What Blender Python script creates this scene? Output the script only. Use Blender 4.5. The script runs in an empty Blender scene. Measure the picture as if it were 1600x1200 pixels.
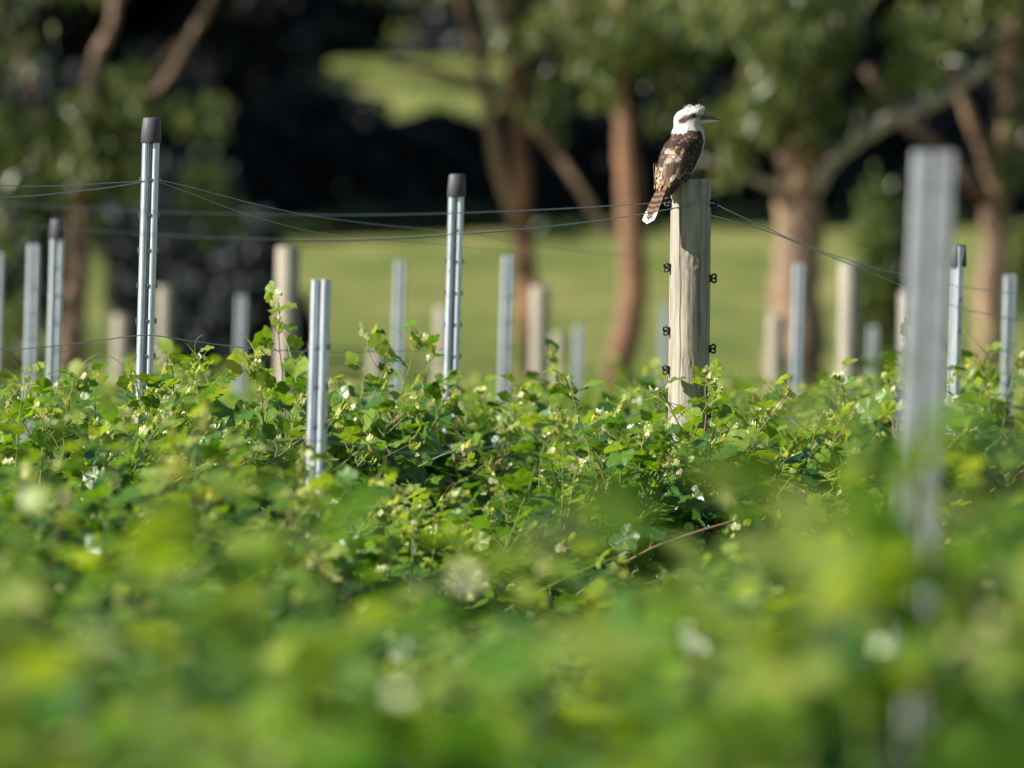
import bpy, math, random
import numpy as np
from mathutils import Vector, Matrix, noise

# ------------------------------------------------------------------ camera, sky, sun, exposure
scene = bpy.context.scene
COL = scene.collection
random.seed(7); rng = np.random.default_rng(7)
R = math.radians
F = 1600 * 300 / 36.0            # focal length in photo pixels (300 mm lens, 36 mm sensor)
YF = 24.3                        # metres from the camera to the bird
GZ = -1.32                       # vineyard ground below the lens

cam_d = bpy.data.cameras.new('camera'); cam = bpy.data.objects.new('camera', cam_d); COL.objects.link(cam)
cam_d.lens = 300; cam_d.sensor_width = 36; cam_d.clip_start = 0.5; cam_d.clip_end = 3000
cam.location = (0, 0, 0); cam.rotation_euler = (R(90), 0, 0)
cam_d.dof.use_dof = True; cam_d.dof.focus_distance = YF; cam_d.dof.aperture_fstop = 3.5
scene.camera = cam

SUN_AZ = math.atan2(-0.31, -0.95)     # horizontal direction towards the sun: from the left, a little behind the camera
SUN_EL = R(33)
sd = Vector((math.cos(SUN_AZ) * math.cos(SUN_EL), math.sin(SUN_AZ) * math.cos(SUN_EL), math.sin(SUN_EL)))
world = bpy.data.worlds.new('World'); scene.world = world; world.use_nodes = True
wn = world.node_tree.nodes; wl = world.node_tree.links
sky = wn.new('ShaderNodeTexSky'); sky.sky_type = 'NISHITA'; sky.sun_disc = False
sky.sun_elevation = SUN_EL; sky.sun_rotation = math.atan2(sd.x, sd.y)
wn['Background'].inputs[1].default_value = 0.055
wl.new(sky.outputs[0], wn['Background'].inputs[0])
sl = bpy.data.lights.new('sun', 'SUN'); sun = bpy.data.objects.new('sun', sl); COL.objects.link(sun)
sl.energy = 5.0; sl.angle = R(0.53); sl.color = (1.0, 0.95, 0.86)
sun.rotation_euler = sd.to_track_quat('Z', 'Y').to_euler(); sun.location = sd * 60
vs = scene.view_settings
vs.view_transform = 'Standard'; vs.look = 'None'; vs.exposure = 1.1; vs.gamma = 1; vs.use_curve_mapping = False
scene.cycles.use_denoising = True
scene.cycles.max_bounces = 8; scene.cycles.transparent_max_bounces = 8

def at(px, py, Y):               # a point of the place, from where it shows in the photo and how far it is
    return Vector(((px - 800) / F * Y, Y, (600 - py) / F * Y))

# ------------------------------------------------------------------ mesh helpers
class MB:
    def __init__(s): s.v = []; s.f = []; s.c = []; s.n = 0
    def add(s, v, f, c=None):
        v = np.asarray(v, float).reshape(-1, 3)
        s.v.append(v); s.f.extend([tuple(int(i) + s.n for i in q) for q in f])
        s.c.append(np.tile((0.5, 0.5, 0.5), (len(v), 1)) if c is None else np.broadcast_to(np.asarray(c, float), (len(v), 3)))
        s.n += len(v)
    def build(s, name, mat, parent=None, smooth=True, kind=None):
        me = bpy.data.meshes.new(name)
        V = np.concatenate(s.v) if s.v else np.zeros((0, 3))
        me.from_pydata(V.tolist(), [], s.f)
        C = np.concatenate(s.c)
        a = me.attributes.new('col', 'FLOAT_COLOR', 'POINT')
        a.data.foreach_set('color', np.concatenate([C, np.ones((len(C), 1))], 1).astype(np.float32).ravel())
        if smooth: me.polygons.foreach_set('use_smooth', [True] * len(me.polygons))
        me.materials.append(mat); me.update()
        o = bpy.data.objects.new(name, me); COL.objects.link(o)
        if parent is not None: o.parent = parent
        if kind: o['kind'] = kind
        return o

def tag(o, label, cat, group=None):
    o['label'] = label; o['category'] = cat
    if group: o['group'] = group
    return o
def empty(name, loc, label=None, cat=None, group=None, rz=0):
    o = bpy.data.objects.new(name, None); COL.objects.link(o); o.location = loc; o.rotation_euler = (0, 0, rz)
    o.empty_display_size = 0.1
    if label: tag(o, label, cat, group)
    return o

def spline(P, n):
    P = np.asarray(P, float); m = len(P)
    Q = np.vstack([2 * P[0] - P[1], P, 2 * P[-1] - P[-2]])
    out = []
    for t in np.linspace(0, m - 1, n):
        i = min(int(t), m - 2); u = t - i
        a, b, c, d = Q[i], Q[i + 1], Q[i + 2], Q[i + 3]
        out.append(0.5 * ((2 * b) + (c - a) * u + (2 * a - 5 * b + 4 * c - d) * u * u + (3 * b - a - 3 * c + d) * u ** 3))
    return np.array(out)

def tube(mb, P, rad, sides=8, col=None, rough=0.0, cap=True):
    P = np.asarray(P, float); n = len(P); rad = np.broadcast_to(np.asarray(rad, float), (n,))
    T = np.gradient(P, axis=0); T /= np.linalg.norm(T, axis=1)[:, None] + 1e-12
    ref = np.array((0.31, 0.95, 0.05)) if abs(T[0][2]) > 0.7 else np.array((0, 0, 1.0))
    V = []
    for i in range(n):
        a = np.cross(T[i], ref); a /= np.linalg.norm(a) + 1e-12; b = np.cross(T[i], a)
        for k in range(sides):
            th = 2 * math.pi * k / sides
            r = rad[i] * (1 + rough * (rng.random() - 0.5))
            V.append(P[i] + r * (math.cos(th) * a + math.sin(th) * b))
    Fc = []
    for i in range(n - 1):
        for k in range(sides):
            k2 = (k + 1) % sides
            Fc.append((i * sides + k, i * sides + k2, (i + 1) * sides + k2, (i + 1) * sides + k))
    if cap:
        Fc.append(tuple(range(sides))[::-1]); Fc.append(tuple((n - 1) * sides + k for k in range(sides)))
    mb.add(V, Fc, col)

def boxf(mb, c, h, col=None):
    c = np.asarray(c, float); h = np.asarray(h, float)
    V = [c + h * np.array(s) for s in ((-1,-1,-1),(1,-1,-1),(1,1,-1),(-1,1,-1),(-1,-1,1),(1,-1,1),(1,1,1),(-1,1,1))]
    mb.add(V, [(3,2,1,0),(4,5,6,7),(0,1,5,4),(1,2,6,5),(2,3,7,6),(3,0,4,7)], col)

# ------------------------------------------------------------------ materials
def mat(name):
    m = bpy.data.materials.new(name); m.use_nodes = True
    nt = m.node_tree; return m, nt.nodes, nt.links, nt.nodes['Principled BSDF']
def ramp(nd, stops):
    r = nd.new('ShaderNodeValToRGB'); e = r.color_ramp.elements
    while len(e) > 1: e.remove(e[-1])
    e[0].position = stops[0][0]; e[0].color = (*stops[0][1], 1)
    for p, c in stops[1:]:
        x = e.new(p); x.color = (*c, 1)
    return r
def coords(nd, lk, scale=(1, 1, 1), kind='Object'):
    tc = nd.new('ShaderNodeTexCoord'); mp = nd.new('ShaderNodeMapping'); mp.inputs['Scale'].default_value = scale
    lk.new(tc.outputs[kind], mp.inputs[0]); return mp.outputs[0]
def noise_n(nd, lk, vec, scale, detail=4, rough=0.55):
    n = nd.new('ShaderNodeTexNoise'); n.inputs['Scale'].default_value = scale; n.inputs['Detail'].default_value = detail
    n.inputs['Roughness'].default_value = rough
    if vec is not None: lk.new(vec, n.inputs['Vector'])
    return n
def mixc(nd, lk, fac, a, b, mode='MIX'):
    x = nd.new('ShaderNodeMix'); x.data_type = 'RGBA'; x.blend_type = mode
    for i, val in ((0, fac), (6, a), (7, b)):
        if hasattr(val, 'links'): lk.new(val, x.inputs[i])
        elif i == 0: x.inputs[0].default_value = val
        else: x.inputs[i].default_value = (*val, 1)
    return x.outputs[2]
def bumpn(nd, lk, h, strength, dist, bsdf):
    b = nd.new('ShaderNodeBump'); b.inputs['Strength'].default_value = strength; b.inputs['Distance'].default_value = dist
    lk.new(h, b.inputs['Height']); lk.new(b.outputs[0], bsdf.inputs['Normal'])

def leaf_material(name, stops, trans=0.38, boost=(1.9, 1.9, 0.5), rough=0.36):
    m, nd, lk, p = mat(name)
    at_ = nd.new('ShaderNodeAttribute'); at_.attribute_name = 'col'
    sp = nd.new('ShaderNodeSeparateColor'); lk.new(at_.outputs['Color'], sp.inputs[0])
    nz = noise_n(nd, lk, coords(nd, lk), 55, 3)
    ad = nd.new('ShaderNodeMath'); ad.operation = 'MULTIPLY_ADD'; ad.inputs[1].default_value = 0.22
    lk.new(nz.outputs[0], ad.inputs[0])
    sb = nd.new('ShaderNodeMath'); sb.operation = 'SUBTRACT'; lk.new(sp.outputs[0], sb.inputs[0]); sb.inputs[1].default_value = 0.11
    lk.new(sb.outputs[0], ad.inputs[2])
    r = ramp(nd, stops); lk.new(ad.outputs[0], r.inputs[0])
    lk.new(r.outputs[0], p.inputs['Base Color']); p.inputs['Roughness'].default_value = rough
    p.inputs['Specular IOR Level'].default_value = 0.5
    bumpn(nd, lk, nz.outputs[0], 0.35, 0.004, p)
    tr = nd.new('ShaderNodeBsdfTranslucent'); lk.new(mixc(nd, lk, 1.0, r.outputs[0], boost, 'MULTIPLY'), tr.inputs[0])
    mx = nd.new('ShaderNodeMixShader'); mx.inputs[0].default_value = trans
    lk.new(p.outputs[0], mx.inputs[1]); lk.new(tr.outputs[0], mx.inputs[2])
    lk.new(mx.outputs[0], nd['Material Output'].inputs[0])
    return m
M_LEAF = leaf_material('vine_leaf', [(0.0, (.012, .055, .012)), (.3, (.043, .122, .016)), (.6, (.118, .21, .02)), (.8, (.21, .28, .04)), (.92, (.33, .36, .12)), (1.0, (.52, .48, .30))])
M_GUM = leaf_material('gum_leaf', [(0.0, (.025, .042, .014)), (.4, (.07, .1, .024)), (.75, (.12, .15, .035)), (1.0, (.22, .22, .08))], 0.3, (1.4, 1.4, .8))
M_SHADELEAF = leaf_material('shaded_wood_leaf', [(0.0, (.004, .007, .012)), (.5, (.009, .014, .019)), (1.0, (.022, .030, .026))], 0.12, (1.2, 1.3, .8), 0.6)  # the wood's shade and its navy cast are put into this leaf colour

def stem_material():
    m, nd, lk, p = mat('vine_stem')
    a = nd.new('ShaderNodeAttribute'); a.attribute_name = 'col'
    nz = noise_n(nd, lk, coords(nd, lk), 40, 4)
    lk.new(mixc(nd, lk, 0.5, a.outputs['Color'], mixc(nd, lk, nz.outputs[0], (.3, .3, .3), (1.4, 1.4, 1.4)), 'MULTIPLY'), p.inputs['Base Color'])
    p.inputs['Roughness'].default_value = 0.6
    bumpn(nd, lk, nz.outputs[0], 0.5, 0.003, p)
    return m
M_STEM = stem_material()

def feather_material():
    m, nd, lk, p = mat('plumage')
    a = nd.new('ShaderNodeAttribute'); a.attribute_name = 'col'
    nz = noise_n(nd, lk, coords(nd, lk), 320, 3, 0.6)
    lk.new(mixc(nd, lk, 0.45, a.outputs['Color'], mixc(nd, lk, nz.outputs[0], (.55, .55, .55), (1.35, 1.35, 1.35)), 'MULTIPLY'), p.inputs['Base Color'])
    p.inputs['Roughness'].default_value = 0.75; p.inputs['Specular IOR Level'].default_value = 0.25
    bumpn(nd, lk, nz.outputs[0], 0.6, 0.0015, p)
    return m
M_FEATHER = feather_material()

def solid(name, c, rough, metal=0.0, spec=0.5):
    m, nd, lk, p = mat(name)
    nz = noise_n(nd, lk, coords(nd, lk), 60, 4)
    r = ramp(nd, [(0.25, tuple(x * 0.7 for x in c)), (0.75, tuple(min(1, x * 1.2) for x in c))]); lk.new(nz.outputs[0], r.inputs[0])
    lk.new(r.outputs[0], p.inputs['Base Color'])
    p.inputs['Roughness'].default_value = rough; p.inputs['Metallic'].default_value = metal; p.inputs['Specular IOR Level'].default_value = spec
    return m
M_PLASTIC = solid('black_plastic', (.012, .012, .014), 0.35)
M_RUBBER = solid('black_rubber_cap', (.05, .05, .058), 0.6)
M_WIRE = solid('galvanised_wire', (.30, .33, .36), 0.45, 0.6)
M_HOOK = solid('hook_steel', (.2, .21, .23), 0.4, 0.7)
M_EYE = solid('dark_eye', (.012, .008, .006), 0.08)
M_BEAKTOP = solid('grey_horn', (.10, .10, .105), 0.32)
M_BEAKLOW = solid('pink_horn', (.72, .50, .39), 0.4)
M_FOOT = solid('foot_skin', (.16, .15, .10), 0.6)

def steel_material():
    m, nd, lk, p = mat('galvanised_steel')
    v = coords(nd, lk, (1, 1, 0.25))
    n1 = noise_n(nd, lk, v, 45, 5); n2 = noise_n(nd, lk, coords(nd, lk), 260, 3)
    r = ramp(nd, [(0.3, (.38, .42, .48)), (0.7, (.58, .63, .70))]); lk.new(n1.outputs[0], r.inputs[0])
    lk.new(r.outputs[0], p.inputs['Base Color']); p.inputs['Metallic'].default_value = 0.8
    rr = nd.new('ShaderNodeMapRange'); lk.new(n2.outputs[0], rr.inputs[0]); rr.inputs[3].default_value = 0.28; rr.inputs[4].default_value = 0.5
    lk.new(rr.outputs[0], p.inputs['Roughness'])
    bumpn(nd, lk, n1.outputs[0], 0.15, 0.004, p)
    return m
M_STEEL = steel_material()
M_DULL = solid('dull_zinc', (.30, .315, .345), 0.75, 0.15, 0.3)

def wood_material():
    m, nd, lk, p = mat('weathered_pine')
    v = coords(nd, lk, (1, 1, 0.06))
    g = noise_n(nd, lk, v, 75, 6, 0.65)
    w = noise_n(nd, lk, coords(nd, lk, (1, 1, 0.35)), 9, 4)
    st = noise_n(nd, lk, coords(nd, lk, (1, 1, 0.1)), 22, 5, 0.7)
    base = ramp(nd, [(0.28, (.10, .082, .065)), (0.45, (.27, .237, .19)), (0.6, (.36, .33, .275)), (0.78, (.45, .425, .375))]); lk.new(g.outputs[0], base.inputs[0])
    wf = nd.new('ShaderNodeMath'); wf.operation = 'MULTIPLY'; wf.inputs[1].default_value = .5; lk.new(w.outputs[0], wf.inputs[0])
    c1 = mixc(nd, lk, wf.outputs[0], base.outputs[0], (.36, .335, .29))
    dk = ramp(nd, [(0.52, (1, 1, 1)), (0.7, (.36, .31, .26))]); lk.new(st.outputs[0], dk.inputs[0])
    c2 = mixc(nd, lk, 0.85, c1, dk.outputs[0], 'MULTIPLY')
    a = nd.new('ShaderNodeAttribute'); a.attribute_name = 'col'
    lk.new(mixc(nd, lk, 1.0, c2, a.outputs['Color'], 'MULTIPLY'), p.inputs['Base Color'])
    p.inputs['Roughness'].default_value = 0.8; p.inputs['Specular IOR Level'].default_value = 0.25
    bumpn(nd, lk, g.outputs[0], 0.7, 0.004, p)
    return m
M_WOOD = wood_material()

def bark_material():
    m, nd, lk, p = mat('gum_bark')
    a = nd.new('ShaderNodeAttribute'); a.attribute_name = 'col'
    n1 = noise_n(nd, lk, coords(nd, lk, (1, 1, .25)), 5, 5, 0.65)
    n2 = noise_n(nd, lk, coords(nd, lk, (1, 1, .15)), 18, 5, 0.65)
    nn = ramp(nd, [(.36, (.35, .32, .32)), (.5, (.9, .88, .86)), (.64, (1.7, 1.62, 1.5))]); lk.new(n1.outputs[0], nn.inputs[0]); k = nn.outputs[0]
    lk.new(mixc(nd, lk, 0.9, a.outputs['Color'], k, 'MULTIPLY'), p.inputs['Base Color'])
    p.inputs['Roughness'].default_value = 0.85
    bumpn(nd, lk, n2.outputs[0], 0.8, 0.03, p)
    return m
M_BARK = bark_material()

def grass_material():
    m, nd, lk, p = mat('pasture')
    v = coords(nd, lk)
    n1 = noise_n(nd, lk, v, 0.12, 5, 0.6); n2 = noise_n(nd, lk, coords(nd, lk, (1, .25, 1)), 1.1, 6, 0.7); n3 = noise_n(nd, lk, v, 22, 4, 0.7)
    r = ramp(nd, [(0.38, (.07, .115, .022)), (0.5, (.15, .18, .04)), (0.62, (.26, .25, .085))])
    ad = nd.new('ShaderNodeMath'); ad.operation = 'MULTIPLY_ADD'; ad.inputs[1].default_value = 0.6
    lk.new(n2.outputs[0], ad.inputs[0]); ad2 = nd.new('ShaderNodeMath'); ad2.operation = 'MULTIPLY'; ad2.inputs[1].default_value = 0.42
    lk.new(n1.outputs[0], ad2.inputs[0]); lk.new(ad2.outputs[0], ad.inputs[2]); lk.new(ad.outputs[0], r.inputs[0])
    k = mixc(nd, lk, n3.outputs[0], (.6, .6, .6), (1.35, 1.35, 1.35))
    lk.new(mixc(nd, lk, 1.0, r.outputs[0], k, 'MULTIPLY'), p.inputs['Base Color'])
    p.inputs['Roughness'].default_value = 0.9; p.inputs['Specular IOR Level'].default_value = 0.15
    bumpn(nd, lk, n3.outputs[0], 1.0, 0.05, p)
    return m
M_GRASS = grass_material()

# ------------------------------------------------------------------ ground
TY = np.array([-80, 0, 58, 72, 85, 100, 125, 150, 190, 250, 350, 500, 700, 1000])
TZ = np.array([-1.5, GZ, GZ, -0.9, -0.1, 0.75, 1.9, 2.85, 4.6, 8.2, 16, 33, 55, 80])
def ground_z(y): return float(np.interp(y, TY, TZ))
gy = np.concatenate([np.linspace(-80, 0, 12), np.linspace(2, 120, 90), np.linspace(124, 260, 50), np.linspace(270, 1000, 50)])
gx = np.concatenate([np.linspace(-420, -42, 16), np.linspace(-40, 40, 70), np.linspace(42, 420, 16)])
mb = MB(); V = []
zs = np.interp(gy, TY, TZ); zs = np.convolve(np.pad(zs, 2, 'edge'), np.ones(5) / 5, 'valid')
for y, z in zip(gy, zs):
    for x in gx:
        amp = 0.03 if y < 60 else 0.03 + 0.004 * (y - 60)
        V.append((x, y, z + amp * (noise.noise((x * .09, y * .05, 3.3)) + .4 * noise.noise((x * .4, y * .3, 1.3)))))
nx = len(gx)
mb.add(V, [(j * nx + i, j * nx + i + 1, (j + 1) * nx + i + 1, (j + 1) * nx + i) for j in range(len(gy) - 1) for i in range(nx - 1)])
g = mb.build('ground', M_GRASS); g['kind'] = 'structure'

# ------------------------------------------------------------------ gum trees and the dark wood
def leaf_cloud(mb, centre, rad, n, size, tint=(.2, .8), droop=0.7, aspect=.3, shell=0.35):
    c = np.asarray(centre, float); rad = np.broadcast_to(np.asarray(rad, float), (3,))
    d = rng.normal(size=(n, 3)); d /= np.linalg.norm(d, axis=1)[:, None]
    r = (shell + (1 - shell) * rng.random(n)) ** 0.6
    P = c + d * r[:, None] * rad * (0.8 + 0.4 * rng.random((n, 1)))
    ax = rng.normal(size=(n, 3)); ax[:, 2] -= droop * 2; ax /= np.linalg.norm(ax, axis=1)[:, None]
    sd_ = np.cross(ax, rng.normal(size=(n, 3))); sd_ /= np.linalg.norm(sd_, axis=1)[:, None]
    s = size * (0.6 + 0.8 * rng.random((n, 1)))
    V = np.stack([P - ax * s * .5, P + sd_ * s * aspect * .5, P + ax * s * .5, P - sd_ * s * aspect * .5], 1).reshape(-1, 3)
    t = rng.uniform(tint[0], tint[1], n)
    Cc = np.repeat(np.stack([t, t, t], 1), 4, 0)
    mb.add(V, np.arange(4 * n).reshape(-1, 4), Cc)

RED = (.175, .092, .05); TAN = (.215, .145, .095); GREY = (.34, .31, .27); DK = (.10, .065, .05)
def px_limb(mb, pts, Y, w0, w1, col, dy=0.0, n=None):
    s = F / Y
    P = [at(p[0], p[1], Y) + Vector((0, dy * i, 0)) for i, p in enumerate(pts)]
    P = [(q.x, q.y, q.z) for q in P]
    n = n or 5 * len(P)
    Q = spline(P, n); Q += rng.normal(size=Q.shape) * w0 / s * .03
    tube(mb, Q, np.linspace(w0, w1, n) / s / 2, 12, col, rough=.12)
def gum(name, label, base_px, Y, trunk_pts, w0, w1, col, limbs, clusters, crown_n):
    b = at(base_px, 600, Y); gz = ground_z(Y) - .1
    root = empty(name, (b.x, Y, gz), label, 'tree', 'gum trees behind the vineyard')
    inv = Matrix.Translation(-Vector((b.x, Y, gz)))
    mb = MB()
    s = F / Y
    p0 = (base_px, 600 - gz * s)
    px_limb(mb, [p0] + trunk_pts, Y, w0 * 1.1, w1, col, n=40)
    trunk = mb.build('trunk', M_BARK, root); trunk.data.transform(inv)
    for pts, a, c_, lc, dy in limbs:
        mb = MB(); px_limb(mb, pts, Y, a, c_, lc, dy); o = mb.build('limb', M_BARK, trunk); o.data.transform(inv)
    mb = MB()
    for (x, y, dy, rx, rz, n) in clusters:
        c = at(x, y, Y); c.y += dy
        for k in range(5):
            off = rng.normal(size=3) * np.array((rx, rx * 1.1, rz)) * .5
            leaf_cloud(mb, np.array(c) + off, (rx * .62, rx * .7, rz * .55), int(n * crown_n / 5), .17, (.15, .95), .8, .26)
    o = mb.build('crown', M_GUM, root, kind='stuff'); o.data.transform(inv)
    return root

gum('gum_tree', 'reddish gum tree at far left with curving pale limbs above the tall capped post', 112, 72,
    [(112, 560), (122, 420), (126, 330), (138, 230), (143, 157), (152, 87), (176, 30), (182, -120), (170, -500)], 44, 8, (.19, .125, .085),
    [([(130, 300), (175, 215), (212, 163), (254, 133), (281, 87), (306, 42), (330, -10), (380, -220)], 20, 12, TAN, 0.02),
     ([(150, 250), (190, 165), (222, 118), (254, 90), (282, 60)], 15, 10, TAN, 0.05),
     ([(128, 330), (90, 240), (55, 160), (20, 60), (-60, -100)], 22, 12, DK, 0.1)],
    [(150, 190, -.3, .38, .3, 240), (205, 260, -.4, .4, .5, 330), (120, 260, -.4, .35, .4, 240), (310, 195, -.2, .28, .2, 100), (60, 330, .2, .45, .4, 220), (10, 250, .1, .5, .4, 260), (330, 300, .1, .3, .4, 130),
     (20, -120, .5, 1.2, .8, 900), (250, -260, .4, 1.3, .9, 900), (450, -420, .2, 1.2, .9, 700), (-300, 100, .2, 1.4, 1.2, 900), (-420, -250, .2, 1.6, 1.3, 900), (-250, 450, 0, 1.1, 1.0, 600)], 1.5)
gum('gum_tree', 'slender forked gum tree left of the bird with a pale branch slanting down right', 838, 73,
    [(836, 610), (826, 500), (816, 350), (812, 250), (808, 150), (800, 50), (792, -40), (780, -300)], 38, 20, RED,
    [([(818, 375), (798, 320), (778, 258), (766, 190), (748, 95), (718, -5), (690, -150)], 23, 15, TAN, -.03),
     ([(812, 172), (788, 158), (760, 142), (718, 124), (668, 108), (610, 100)], 20, 9, TAN, -.05),
     ([(826, 180), (846, 208), (872, 244), (915, 310), (955, 372)], 20, 13, TAN, -.06),
     ([(790, 60), (765, 20), (745, -60)], 34, 20, GREY, -.05)],
    [(880, 30, -.2, .45, .35, 260), (900, 110, -.1, .3, .4, 150), (870, 160, -.1, .2, .25, 60), (760, -90, .3, .9, .6, 500), (900, -300, 1.6, 1.2, .9, 500)], 1.3)
gum('gum_tree', 'straight red-barked gum tree just left of the bird post', 962, 72,
    [(964, 590), (982, 510), (990, 420), (984, 300), (979, 200), (976, 100), (972, 0), (960, -300)], 48, 26, RED,
    [([(974, 195), (950, 145), (926, 95), (898, 50), (870, -20)], 18, 9, TAN, -.03),
     ([(985, 215), (1015, 180), (1050, 160), (1090, 120)], 15, 8, TAN, .05)],
    [(960, 50, -.5, .5, .35, 330), (1045, 60, -.3, .5, .4, 330), (920, 120, -.4, .3, .3, 130), (1080, 150, -.2, .3, .3, 150), (1010, -160, 1.6, 1.0, .6, 400), (1050, -420, 1.8, 1.3, 1.0, 600), (1120, 215, .1, .2, .22, 60)], 1.4)
gum('gum_tree', 'thick pale-trunked gum tree right of the bird with a grey limb reaching right', 1240, 70,
    [(1240, 600), (1243, 520), (1245, 430), (1246, 340), (1247, 270), (1262, 215), (1272, 165), (1276, 110), (1285, 0), (1290, -300)], 92, 30, TAN,
    [([(1236, 275), (1222, 232), (1206, 200), (1188, 165), (1160, 110)], 36, 16, TAN, -.03),
     ([(1268, 300), (1290, 262), (1330, 224), (1382, 192), (1440, 166), (1485, 145), (1540, 100)], 30, 16, GREY, -.05),
     ([(1222, 296), (1180, 280), (1140, 265), (1095, 250)], 15, 8, GREY, -.05)],
    [(1180, 60, -.5, .6, .45, 420), (1250, 100, -.5, .45, .4, 330), (1170, 190, -.4, .4, .28, 220), (1320, 60, -.3, .5, .4, 300), (1215, 130, -.6, .4, .35, 250), (1290, 180, -.3, .25, .25, 120), (1415, 60, -.2, .35, .3, 180), (1390, 150, .2, .25, .2, 80), (1130, 250, -.2, .22, .2, 70), (1220, -190, 1.5, 1.2, .6, 500), (1320, -450, 1.6, 1.5, 1.0, 700), (1140, -20, -.1, .6, .4, 300)], 1.5)
gum('gum_tree', 'orange-barked gum tree at the far right edge with a dark crooked limb', 1548, 71,
    [(1546, 600), (1548, 500), (1552, 400), (1556, 310), (1566, 240), (1574, 150), (1577, 80), (1582, 0), (1590, -300)], 48, 30, TAN,
    [([(1555, 318), (1530, 298), (1500, 268), (1462, 232), (1428, 203), (1395, 165), (1350, 110)], 34, 16, DK, -.04),
     ([(1552, 300), (1536, 245), (1518, 195), (1500, 150), (1480, 80)], 24, 13, TAN, -.05),
     ([(1562, 300), (1585, 255), (1612, 200), (1650, 130)], 22, 12, GREY, -.05)],
    [(1500, 30, -.3, .45, .35, 260), (1590, 230, -.3, .25, .35, 110), (1440, 110, .2, .3, .3, 120), (1630, 60, 0, .5, .5, 220), (1530, -190, 1.4, 1.2, .6, 500), (1640, -420, 1.5, 1.5, 1.0, 700), (1680, 200, .2, .5, .6, 220)], 1.4)

def shrub(name, label, cat, px, Y, w, top, mat_, n, group=None, tint=(.1, .8), size=.12, base=None):
    c = at(px, 600, Y); gz = ground_z(Y) - .05
    root = empty(name, (c.x, Y, gz), label, cat, group)
    h = top - gz
    mb = MB()
    for k in range(7):
        a = rng.uniform(0, 6.28); q = np.array((math.cos(a) * w * .4, math.sin(a) * w * .4, h * .75))
        tube(mb, spline([(0, 0, 0), q * (.3, .3, .5), q], 8), np.linspace(.03, .008, 8) * max(1, h / 2), 6, DK)
    mb.build('stem', M_BARK, root)
    mb = MB()
    for k in range(14):
        z = h * rng.uniform(.12, .85); rr = w * (1 - .55 * z / h)
        a = rng.uniform(0, 6.28); r_ = rr * rng.uniform(0, .65)
        leaf_cloud(mb, (math.cos(a) * r_, math.sin(a) * r_, z), (w * .42, w * .42, h * .2), n // 14, size, tint, .2, .45)
    mb.build('crown', mat_, root, kind='stuff')
    return root
shrub('shrub', 'dark rounded shrub behind the pale wooden post at left centre', 'shrub', 405, 87, .62, 1.75, M_SHADELEAF, 5200, size=.15)
shrub('shrub', 'tall black-green shrub right of the tall capped steel post', 'shrub', 318, 89, .95, 2.7, M_SHADELEAF, 8000, size=.16)
shrub('shrub', 'dark shrub behind the tall capped steel post', 'shrub', 225, 92, .8, 2.2, M_SHADELEAF, 5600, size=.16)
shrub('shrub', 'small dark shrub at the right foot of the dark thicket', 'shrub', 462, 90, .42, .95, M_SHADELEAF, 2400, size=.14)
shrub('shrub', 'dark shrub left of the reddish far left trunk', 'shrub', 40, 93, .8, 2.3, M_SHADELEAF, 5600, size=.16)
shrub('shrub', 'green bush between the two right-hand gum trees', 'shrub', 1375, 84, .55, 2.0, M_GUM, 3600, size=.14)
shrub('shrub', 'green bush behind the trunk at the right edge', 'shrub', 1640, 84, .6, 1.7, M_GUM, 3000, size=.14)
shrub('shrub', 'yellowish green bush at the left edge behind the posts', 'shrub', 10, 82, .6, .8, M_GUM, 2600, size=.14, tint=(.4, 1))

# the dark wood along the gully: each tree shades the next one to its right
def wood_tree(seed):
    root = empty('forest_tree', (0, 0, 0))
    h = 13 + 3 * rng.random()
    mb = MB(); tube(mb, spline([(0, 0, -.4), (.2, 0, h * .4), (-.1, .2, h * .9)], 12), np.linspace(.28, .06, 12), 8, DK); mb.build('trunk', M_BARK, root)
    mb = MB()
    for k in range(34):
        z = h * rng.uniform(.05, 1); rr = 2.6 * math.sin(min(1, .25 + z / h) * 2.2) + .5
        a = rng.uniform(0, 6.28); r_ = rr * rng.uniform(.1, .9)
        leaf_cloud(mb, (math.cos(a) * r_, math.sin(a) * r_, z), (1.25, 1.25, .95), 380, .5, (.0, .95), .3, .5)
    mb.build('crown', M_SHADELEAF, root, kind='stuff')
    return root
def copy_tree(o, parent=None):
    c = o.copy(); COL.objects.link(c); c.parent = parent
    for ch in o.children: copy_tree(ch, c)
    return c
protos = [wood_tree(i) for i in range(3)]; used = [False] * 3
WX = [(-41, 160), (-36, 165), (-31.5, 161), (-27, 166), (-22.8, 161), (-18.6, 166), (-15, 162), (-11.8, 167), (-9.2, 163), (-7.6, 168), (-5.0, 164), (2.9, 172), (4.2, 176), (5.6, 171), (8.0, 174), (10.6, 170), (13.6, 173), (-20, 281), (-15.5, 279), (-11.5, 284), (-8, 280), (-5, 283), (-2, 279), (1.5, 283), (5, 280), (9, 284)]
SHADE = [(-12.8, 134), (-13.2, 140), (-14.2, 146), (-19, 137), (-14.5, 256), (-18.5, 262)]  # unseen trees added to throw shade on the paddock and far hill
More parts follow.
